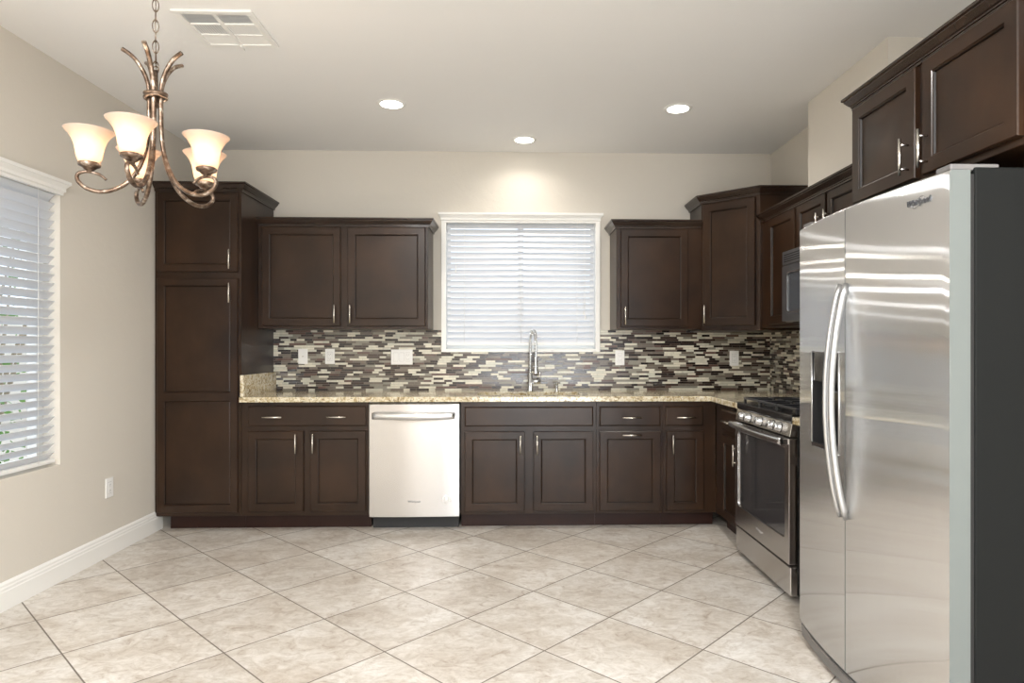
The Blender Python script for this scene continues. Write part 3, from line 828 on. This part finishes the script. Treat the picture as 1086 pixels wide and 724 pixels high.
# ------------------------------------------------------------------ microwave
t = thing('microwave_oven', 'grey over-the-range microwave mounted under the short upper cabinet', 'microwave', (1.620, 3.872, 1.384), -PI/2)
w = 0.756; dp = XR - 1.620 - 0.012
MB().box(0, w, 0.022, dp, 0, 0.418, M_GREYM, 0.003).build('body', parent=t)
b = MB(); b.box(0.002, w - 0.002, 0.0, 0.021, 0.335, 0.416, M_GREYM, 0.004)
for k in range(4): b.box(0.03, w - 0.03, -0.0012, 0.003, 0.352 + k * 0.013, 0.357 + k * 0.013, M_BLACKM)
b.build('vent_grille', parent=t)
b = MB(); front_plate(b, rr(0.002, 0.575, 0.004, 0.331, 0.006, 2), rr(0.070, 0.505, 0.060, 0.285, 0.02), 0.0, 0.021, M_GREYM)
o = b.build('door', parent=t, bevel=0.001)
MB().box(0.064, 0.511, 0.006, 0.012, 0.054, 0.291, M_MWGLASS).build('door_window', parent=o)
b = MB(); b.loops([[(x - ox_, -0.0015, z) for x, z in rr(0.062, 0.513, 0.052, 0.293, 0.024)] for ox_ in (0,)] + [[(x, -0.0015, z) for x, z in rr(0.072, 0.503, 0.062, 0.283, 0.018)]], M_SILVER); b.build('window_bezel', parent=o)
b = MB(); b.tube([(0.545, 0.0, 0.050), (0.545, -0.032, 0.058), (0.545, -0.036, 0.165), (0.545, -0.032, 0.275), (0.545, 0.0, 0.283)], 0.008, M_SILVER, 10); b.build('handle', parent=o)
b = MB(); b.box(0.578, w - 0.002, 0.0, 0.021, 0.004, 0.331, M_BLACK, 0.003)
for r_ in range(5):
    for c_ in range(3): b.box(0.600 + c_ * 0.045, 0.632 + c_ * 0.045, -0.001, 0.002, 0.035 + r_ * 0.036, 0.058 + r_ * 0.036, M_SLOT)
b.build('control_panel', parent=t)
MB().box(0.03, w - 0.03, 0.05, dp - 0.05, -0.006, 0.001, M_BLACKM).build('underside_filter', parent=t)

# ------------------------------------------------------------------ refrigerator
FY0, FY1, FX, FZ0, FZ1 = 1.790, 2.735, 1.221, 0.078, 1.732
t = thing('refrigerator', 'large stainless side-by-side refrigerator with bowed doors and ice dispenser', 'refrigerator', (FX, FY1, 0), -PI/2)
W = FY1 - FY0; DP = XR - FX - 0.025
MB().box(0.004, W - 0.004, 0.075, DP, 0.025, 1.742, M_CASE, 0.006).build('body', parent=t)
def bow(x): return -0.034 * (1 - (2 * x / W - 1) ** 2) if 0 < x < W else 0.0
def fridge_door(name, x0, x1, hole=None):
    b = MB(); n = 20
    xs = sorted(set([x0 + (x1 - x0) * i / n for i in range(n + 1)] + ([hole[0], hole[1]] if hole else [])))
    zs = [FZ0, FZ0 + 0.006] + ([hole[2], hole[3]] if hole else []) + [FZ1 - 0.006, FZ1]
    def Y(x, z):
        y = bow(x)
        if z in (FZ0, FZ1): y += 0.006
        return y
    k = b.mi(M_FRIDGE); grid = [[b.bm.verts.new((x, Y(x, z), z)) for z in zs] for x in xs]
    for i in range(len(xs) - 1):
        for j in range(len(zs) - 1):
            if hole and hole[0] - 1e-6 <= xs[i] < hole[1] - 1e-6 and hole[2] - 1e-6 <= zs[j] < hole[3] - 1e-6: continue
            f = b.bm.faces.new((grid[i][j], grid[i+1][j], grid[i+1][j+1], grid[i][j+1])); f.smooth = True
    o = b.build(name, parent=t); planar_uv(o, 0)
    e = MB(); m = M_EDGEST
    for x in (x0, x1): e.loops([[(x, 0.060, FZ0), (x, 0.060, FZ1)], [(x, bow(x) + 0.0061, FZ0), (x, bow(x) + 0.0061, FZ1)], [(x, bow(x), FZ0 + 0.006), (x, bow(x), FZ1 - 0.006)]], m, closed=False)
    for z, zz in ((FZ0, FZ0), (FZ1, FZ1)):
        e.loops([[(x, bow(x) + 0.006, z) for x in xs], [(x, 0.060, z) for x in xs]], m, closed=False)
    e.quad([(x0, 0.060, FZ0), (x1, 0.060, FZ0), (x1, 0.060, FZ1), (x0, 0.060, FZ1)], m)
    e.build('door_edge', parent=o)
    MB().box(x0 + 0.006, x1 - 0.006, 0.060, 0.0745, FZ0 + 0.01, FZ1 - 0.01, M_RUBBER).build('door_gasket', parent=o)
    return o
SP = FY1 - 2.295
HO = (0.155, 0.395, 0.852, 1.216)
d1 = plabel(fridge_door('door', 0.0, SP - 0.0025, HO), 'narrow left door with the ice dispenser')
d2 = plabel(fridge_door('door', SP + 0.0025, W), 'wide right door')
# dispenser
b = MB(); n = 8; x0, x1, z0, z1 = HO; zs_ = 1.104
xs = [x0 + (x1 - x0) * i / n for i in range(n + 1)]
b.loops([[(x, bow(x) + 0.003, zs_), (x, bow(x) + 0.003, z1)] for x in xs], M_BLACK, closed=False, smooth=True)
MBp = b
b.build('dispenser_panel', parent=d1)
b = MB()
b.loops([[(x, bow(x) + 0.001, z0), (x, 0.050, z0)] for x in xs], M_BLACKM, closed=False)
b.loops([[(x, bow(x) + 0.003, zs_), (x, 0.050, zs_)] for x in xs], M_BLACKM, closed=False)
b.quad([(x0, 0.050, z0), (x1, 0.050, z0), (x1, 0.050, zs_), (x0, 0.050, zs_)], M_BLACK)
for x in (x0, x1): b.quad([(x, bow(x) + 0.001, z0), (x, 0.050, z0), (x, 0.050, zs_), (x, bow(x) + 0.001, zs_)], M_BLACKM)
b.build('dispenser_cavity', parent=d1)
b = MB(); b.box(0.245, 0.305, 0.012, 0.030, 0.955, 1.070, M_BLACK, 0.006); b.build('dispenser_paddle', parent=d1)
b = MB(); b.loops([[(x, bow(x) - 0.004, z0 - 0.004), (x, bow(x) - 0.004, z0 + 0.010), (x, bow(x) + 0.004, z0 + 0.012), (x, bow(x) + 0.004, z0 - 0.004)] for x in xs], M_SILVER, True, True); b.build('drip_tray', parent=d1)
b = MB()
def frame_rail(pts): b.tube(pts, 0.0035, M_PLAINST, 6)
frame_rail([(x, bow(x) - 0.0005, z1 + 0.002) for x in xs]); frame_rail([(x, bow(x) - 0.0005, z0 - 0.006) for x in xs])
for x in (x0 - 0.002, x1 + 0.002): frame_rail([(x, bow(x) - 0.0005, z0 - 0.004), (x, bow(x) - 0.0005, z1)])
b.build('dispenser_bezel', parent=d1)
# bowed handles on either side of the split
for dd, xc in ((d1, SP - 0.022), (d2, SP + 0.020)):
    b = MB(); pts = []
    for i in range(25):
        f = i / 24; z = 0.630 + 0.830 * f; pts.append((xc, bow(xc) - 0.004 - 0.056 * math.sin(PI * f) ** 0.75, z))
    b.tube(pts, 0.0115, M_HANDLE, 14, squash=0.8)
    plabel(b.build('handle', M_HANDLE, parent=dd), 'long bowed steel handle')
# bottom grille, hinge covers
b = MB(); xs = [W * i / 20 for i in range(21)]
b.loops([[(x, bow(x) + 0.022, 0.012), (x, bow(x) + 0.010, 0.020), (x, bow(x) + 0.006, 0.070), (x, 0.074, 0.072), (x, 0.074, 0.018)] for x in xs], M_GRILLE, True, True)
b.build('base_grille', parent=t)
b = MB(); xs = [0.11 + (SP + 0.02 - 0.11) * i / 10 for i in range(11)]
b.loops([[(x, bow(x) + 0.0055, 0.062), (x, bow(x) + 0.0045, 0.070)] for x in xs], M_BLACK, closed=False); b.build('grille_slot', parent=t)
b = MB(); [b.cyl((x, y, 0), (x, y, 0.026), 0.022, M_BLACKM, 14) for x in (0.07, W - 0.07) for y in (0.12, DP - 0.08)]; b.build('leveling_foot', parent=t)
for x0_, x1_ in ((0.010, 0.075), (W - 0.075, W - 0.010)):
    MB().box(x0_, x1_, 0.010, 0.150, 1.7335, 1.752, M_GRILLE, 0.004).build('hinge_cover', parent=t)
xc = FY1 - 1.908
yb = bow(xc) - 0.0012
sl = math.atan2(bow(xc + 0.01) - bow(xc - 0.01), 0.02)
mx = Matrix.Translation((xc, yb, 1.668)) @ Matrix.Rotation(sl, 4, 'Z') @ RX
text_mesh('brand_lettering', 'Whirlpool', 0.023, M_DARKMETAL, d2, mx, 0.0012, 0.35)
b = MB(); b.torus((0, 0, 0), 0.026, 0.0009, M_SILVER, mx @ Matrix.Rotation(0.5, 4, 'Z') @ Matrix.Diagonal((1, 0.36, 1, 1)), 32, 5); b.build('brand_emblem_ring', parent=d2)

# ------------------------------------------------------------------ faucet, soap dispenser
t = thing('kitchen_faucet', 'tall chrome spring-neck kitchen faucet behind the sink', 'faucet', (0.145, 4.925, 0.900), math.radians(4))
MB().lathe([(0, 0), (0.027, 0), (0.027, 0.006), (0.019, 0.010), (0.0175, 0.135), (0.014, 0.140), (0.0, 0.140)], (0, 0, 0), M_CHROME, 20).build('base_column', parent=t)
def arc(f):   # path of hose from the column top, over and down in front
    if f < 0.5: return Vector((0.0, 0, 0.140 + (0.370 - 0.140) * f / 0.5))
    if f < 0.85:
        a = PI * (f - 0.5) / 0.35; return Vector((0.012 * (1 - math.cos(a)), -0.085 * (1 - math.cos(a)), 0.370 + 0.082 * math.sin(a)))
    return Vector((0.024, -0.170, 0.370 - 0.16 * (f - 0.85) / 0.15))
pts = [arc(i / 60) for i in range(61)]
MB().tube(pts, 0.0075, M_PLAINST, 10).build('hose', parent=t)
b = MB(); sp = []; turns = 46; K = turns * 8
for i in range(K + 1):
    f = i / K * 0.97; p = arc(f); q = arc(min(1, f + 0.004)); tg = (q - p).normalized()
    u_ = Vector((1, 0, 0)); u_ = (u_ - tg * u_.dot(tg)).normalized(); v_ = tg.cross(u_); a = 2 * PI * i / 8
    sp.append(p + (u_ * math.cos(a) + v_ * math.sin(a)) * 0.0118)
b.tube(sp, 0.0026, M_CHROME, 5); b.build('spring', parent=t)
MB().lathe([(0, -0.075), (0.019, -0.075), (0.020, -0.060), (0.014, -0.01), (0.013, 0.055), (0.011, 0.06), (0, 0.06)], (0.024, -0.170, 0.205), M_CHROME, 18).build('spray_head', parent=t)
b = MB(); b.tube([(0, 0, 0.185), (0.012, -0.08, 0.190), (0.024, -0.158, 0.190)], 0.005, M_CHROME, 8); b.torus((0.024, -0.170, 0.190), 0.016, 0.004, M_CHROME, None, 20, 6); b.torus((0, 0, 0.185), 0.013, 0.004, M_CHROME, None, 20, 6); b.build('support_arm', parent=t)
b = MB(); b.cyl((0.012, 0, 0.072), (0.078, 0, 0.072), 0.0165, M_CHROME, 16); b.tube([(0.070, 0, 0.075), (0.072, -0.004, 0.145)], [0.0055, 0.0048], M_CHROME, 10); b.build('lever', parent=t)
t = thing('soap_dispenser', 'short chrome soap dispenser on the granite right of the faucet', 'soap dispenser', (0.345, 4.930, 0.900))
MB().lathe([(0, 0), (0.018, 0), (0.018, 0.004), (0.0105, 0.008), (0.0105, 0.055), (0, 0.055)], (0, 0, 0), M_CHROME, 16).build('post', parent=t)
b = MB(); b.lathe([(0, 0.055), (0.0125, 0.055), (0.0125, 0.066), (0, 0.068)], (0, 0, 0), M_CHROME, 16); b.tube([(0, 0, 0.061), (-0.02, -0.045, 0.060)], [0.006, 0.004], M_CHROME, 8); b.build('nozzle', parent=t)

# ------------------------------------------------------------------ wall plates
def plate(name, label, loc, rz, gangs, kinds):
    w = 0.072 + 0.046 * (gangs - 1); t = thing(name, label, 'wall plate', loc, rz)
    MB().box(-w/2, w/2, -0.006, 0, -0.058, 0.058, M_PLATE, 0.0025).build('cover_plate', parent=t)
    for i, k in enumerate(kinds):
        x = (i - (gangs - 1) / 2) * 0.046
        if k == 'switch':
            b = MB(); b.box(x - 0.0165, x + 0.0165, -0.0085, -0.005, -0.033, 0.033, M_PLATE, 0.001); b.box(x - 0.0175, x + 0.0175, -0.0063, -0.004, -0.0342, 0.0342, M_SLOT); b.build('switch', parent=t)
        elif k == 'outlet':
            b = MB(); b.box(x - 0.0165, x + 0.0165, -0.0075, -0.005, -0.033, 0.033, M_PLATE, 0.001); b.box(x - 0.0175, x + 0.0175, -0.0063, -0.004, -0.0342, 0.0342, M_SLOT)
            for z in (-0.017, 0.017):
                for s in (-1, 1): b.box(x + s * 0.006 - 0.0012, x + s * 0.006 + 0.0012, -0.0079, -0.006, z - 0.003, z + 0.005, M_SLOT)
                b.cyl((x, -0.0079, z - 0.008), (x, -0.006, z - 0.008), 0.002, M_SLOT, 8)
            b.build('outlet', parent=t)
        else:
            b = MB(); b.cyl((x, -0.013, 0), (x, -0.005, 0), 0.005, M_NICKEL, 10); b.build('cable_jack', parent=t)
    return t
yp = YB - 0.0082
plate('wall_outlet', 'white cable jack plate on the mosaic, leftmost beside the pantry', (-1.587, yp, 1.162), 0, 1, ['jack'])
plate('wall_outlet', 'white single outlet plate on the mosaic under the left upper cabinet, second from the pantry', (-1.383, yp, 1.162), 0, 1, ['outlet'])
plate('light_switch', 'wide white triple switch plate on the mosaic left of the sink window', (-0.836, yp, 1.157), 0, 3, ['switch', 'switch', 'outlet'])
plate('wall_outlet', 'white outlet plate on the mosaic under the single-door upper cabinet', (0.841, yp, 1.150), 0, 1, ['outlet'])
plate('wall_outlet', 'white outlet plate on the mosaic below the diagonal corner cabinet', (1.733, yp, 1.146), 0, 1, ['outlet'])
plate('wall_outlet', 'white outlet plate low on the left beige wall', (XL, 3.950, 0.402), PI/2, 1, ['outlet'])

# ------------------------------------------------------------------ ceiling: vent and can lights
t = thing('ceiling_vent', 'white square louvered air vent on the ceiling near the chandelier', 'vent', (-1.335, 3.125, ZC))
b = MB(); hw = 0.178
b.box(-hw, hw, -hw, -hw + 0.030, -0.010, 0, M_WHITE, 0.002); b.box(-hw, hw, hw - 0.030, hw, -0.010, 0, M_WHITE, 0.002)
b.box(-hw, -hw + 0.030, -hw + 0.0301, hw - 0.0301, -0.010, 0, M_WHITE); b.box(hw - 0.030, hw, -hw + 0.0301, hw - 0.0301, -0.010, 0, M_WHITE)
b.box(-0.009, 0.009, -0.147, 0.147, -0.0095, 0, M_WHITE); b.box(-0.147, 0.147, -0.058, -0.048, -0.009, 0, M_WHITE); b.box(-0.147, 0.147, 0.046, 0.056, -0.009, 0, M_WHITE)
b.box(-0.003, 0.003, hw - 0.030, hw + 0.012, -0.020, -0.006, M_WHITE)
b.build('vent_frame', parent=t)
MB().box(-hw + 0.02, hw - 0.02, -hw + 0.02, hw - 0.02, -0.0012, -0.0002, M_BACK).build('backing', parent=t)
b = MB()
def louv_y(x0, x1, y0, y1, n, ang):
    for i in range(n):
        y = y0 + (y1 - y0) * (i + 0.5) / n; s, c = math.sin(ang) * 0.007, math.cos(ang) * 0.007
        b.quad([(x0, y - c, -0.0045 - s*0.5), (x1, y - c, -0.0045 - s*0.5), (x1, y + c, -0.0045 + s*0.5), (x0, y + c, -0.0045 + s*0.5)], M_WHITE)
def louv_x(x0, x1, y0, y1, n, ang):
    for i in range(n):
        x = x0 + (x1 - x0) * (i + 0.5) / n; s, c = math.sin(ang) * 0.006, math.cos(ang) * 0.006
        b.quad([(x - c, y0, -0.0045 - s*0.5), (x - c, y1, -0.0045 - s*0.5), (x + c, y1, -0.0045 + s*0.5), (x + c, y0, -0.0045 + s*0.5)], M_WHITE)
for xa, xb in ((-0.148, -0.009), (0.009, 0.148)):
    louv_y(xa, xb, -0.148, -0.058, 8, 0.5); louv_y(xa, xb, 0.056, 0.148, 7, -0.25)
louv_x(-0.148, -0.009, -0.048, 0.046, 12, -0.5); louv_x(0.009, 0.148, -0.048, 0.046, 12, 1.0)
b.build('louver', parent=t)

for (x, y, pw, lb) in ((-0.739, 4.065, 5, 'round recessed ceiling light above the dishwasher, left of the three'), (0.096, 4.743, 2.0, 'round recessed ceiling light in front of the sink window, middle of the three'),
                   (1.051, 4.095, 5, 'round recessed ceiling light on the right side of the ceiling'), ):
    t = thing('recessed_light', lb, 'ceiling light', (x, y, ZC), 0, 'recessed lights in the kitchen ceiling')
    MB().lathe([(0.068, -0.0005), (0.066, -0.005), (0.072, -0.007), (0.088, -0.004), (0.090, 0.0)], (0, 0, 0), M_WHITE, 36).build('trim_ring', parent=t)
    MB().lathe([(0.0, -0.0045), (0.067, -0.0045)], (0, 0, 0), M_CANLENS, 36).build('lens', parent=t)
    d = bpy.data.lights.new('can_light', 'AREA'); d.shape = 'DISK'; d.size = 0.13; d.energy = pw; d.color = (1.0, 0.93, 0.84); d.spread = math.radians(140)
    lo = bpy.data.objects.new('can_light', d); COL.objects.link(lo); lo.parent = t; lo.location = (0, 0, -0.012)

# added unseen cans behind and above the camera, to brighten the room evenly
for i, (x, y) in enumerate(((-1.2, 0.7), (0.7, 0.7), (-1.2, -0.8), (0.7, -0.8), (-1.2, -2.1), (0.7, -2.1))):
    o = struct(MB().lathe([(0.068, -0.0005), (0.066, -0.005), (0.072, -0.007), (0.088, -0.004), (0.090, 0.0)], (0, 0, 0), M_WHITE, 36).build('trim_%d' % (i + 2), loc=(x, y, ZC)))
    MB().lathe([(0.0, -0.0045), (0.067, -0.0045)], (0, 0, 0), M_CANLENS, 36).build('lens', parent=o)
    d = bpy.data.lights.new('can_light', 'AREA'); d.shape = 'DISK'; d.size = 0.13; d.energy = 34; d.color = (1.0, 0.99, 0.975)
    lo = bpy.data.objects.new('can_light', d); COL.objects.link(lo); lo.parent = o; lo.location = (0, 0, -0.012)

# ------------------------------------------------------------------ chandelier
CX, CY = -1.283, 2.400
t = thing('chandelier', 'bronze five-arm chandelier with lit frosted bell shades hanging at the left', 'chandelier', (CX, CY, 1.73))
Z = lambda z: z - 1.73
b = MB(); zl = Z(2.225)
k = 0
while zl < Z(2.70):
    rot = Matrix.Rotation(PI / 2, 4, 'X') if k % 2 == 0 else Matrix.Rotation(PI / 2, 4, 'Y') @ Matrix.Rotation(PI / 2, 4, 'Z')
    b.torus((0, 0, zl + 0.020), 0.0165, 0.0024, M_BRONZE, Matrix.Rotation((k % 2) * PI / 2 + 0.5, 4, 'Z') @ Matrix.Rotation(PI / 2, 4, 'X') @ Matrix.Diagonal((0.62, 1.35, 1, 1)), 20, 6)
    zl += 0.0375; k += 1
b.tube([(0.003, 0.002, Z(2.20)), (-0.003, 0.003, Z(2.4)), (0.004, -0.002, Z(2.6)), (0, 0, Z(2.72))], 0.0016, M_BRONZE, 6)
b.build('chain', parent=t)
MB().lathe([(0.0, Z(2.690)), (0.018, Z(2.692)), (0.045, Z(2.710)), (0.062, Z(2.728)), (0.064, Z(2.737))], (0, 0, 0), M_BRONZE).build('ceiling_canopy', parent=t)
b = MB(); b.torus((0, 0, Z(2.150)), 0.033, 0.0075, M_BRONZE, Matrix.Rotation(0.10, 4, 'X'), 32, 10); b.torus((0, 0, Z(2.137)), 0.034, 0.0065, M_BRONZE, Matrix.Rotation(-0.12, 4, 'Y'), 32, 10)
b.cyl((0, 0, Z(2.10)), (0, 0, Z(2.235)), 0.008, M_BRONZE, 12); b.torus((0, 0, Z(2.240)), 0.010, 0.0025, M_BRONZE, Matrix.Rotation(PI/2, 4, 'X'), 16, 6)
b.build('collar', parent=t)

def catmull(P, n=8):
    out = []; P = [P[0]] + P + [P[-1]]
    for i in range(1, len(P) - 2):
        for j in range(n):
            s = j / n; a, b_, c, d_ = P[i-1], P[i], P[i+1], P[i+2]
            out.append(tuple(0.5 * ((2*b_[k]) + (-a[k]+c[k])*s + (2*a[k]-5*b_[k]+4*c[k]-d_[k])*s*s + (-a[k]+3*b_[k]-3*c[k]+d_[k])*s**3) for k in range(len(a))))
    out.append(P[-2]); return out
prof = [(0.104, 2.292), (0.072, 2.272), (0.044, 2.235), (0.026, 2.190), (0.021, 2.150), (0.021, 2.09), (0.022, 2.03), (0.027, 1.97), (0.037, 1.92), (0.056, 1.868), (0.088, 1.820), (0.130, 1.790), (0.172, 1.779),
        (0.210, 1.788), (0.234, 1.812), (0.232, 1.835), (0.203, 1.845), (0.170, 1.838), (0.150, 1.822)]
cp = catmull([tuple(p) for p in prof], 6)
nn = len(cp)
shade_prof = [(0.030, 0.0), (0.042, 0.006), (0.049, 0.025), (0.053, 0.050), (0.058, 0.072), (0.067, 0.092), (0.080, 0.110), (0.094, 0.123), (0.097, 0.127)]
RS = 0.200
shade_prof = [(r * 0.80, z * 0.90) for r, z in shade_prof]
for i, deg in enumerate((-82, -10, 62, 134, 206)):
    a = math.radians(deg); ca, sa = math.cos(a), math.sin(a)
    b = MB(); pts = [(r * ca, r * sa, Z(z)) for r, z in cp]
    rad = [0.0086 if j < nn * 0.72 else 0.0086 - 0.0034 * (j - nn * 0.72) / (nn * 0.28) for j in range(nn)]
    b.tube(pts, rad, M_BRONZE, 12, squash=0.85)
    # second slimmer strand that follows each arm
    arm = b.build('arm', parent=t)
    cx_, cy_ = RS * ca, RS * sa; zb = Z(1.842)
    MB().lathe([(0.0, 0.0), (0.010, 0.0), (0.010, 0.008), (0.016, 0.010), (0.024, 0.018), (0.033, 0.022), (0.036, 0.030), (0.032, 0.034), (0.0, 0.034)], (cx_, cy_, zb), M_BRONZE, 24).build('shade_holder', parent=arm)
    sp_ = [(r, z + 0.032) for r, z in shade_prof] + [(r - 0.003, z + 0.032) for r, z in reversed(shade_prof)]
    plabel(MB().lathe(sp_, (cx_, cy_, zb), M_SHADE, 40).build('lamp_shade', parent=arm), 'frosted bell glass shade, lit')
    MB().lathe([(0, 0.034), (0.010, 0.036), (0.012, 0.055), (0.022, 0.075), (0.024, 0.090), (0.016, 0.106), (0.0, 0.112)], (cx_, cy_, zb), M_BULB, 16).build('bulb', parent=arm)
    d = bpy.data.lights.new('chandelier_bulb', 'POINT'); d.energy = 0.3; d.color = (1.0, 0.84, 0.66); d.shadow_soft_size = 0.028
    lo = bpy.data.objects.new('chandelier_bulb', d); COL.objects.link(lo); lo.parent = t; lo.location = (cx_, cy_, zb + 0.130)
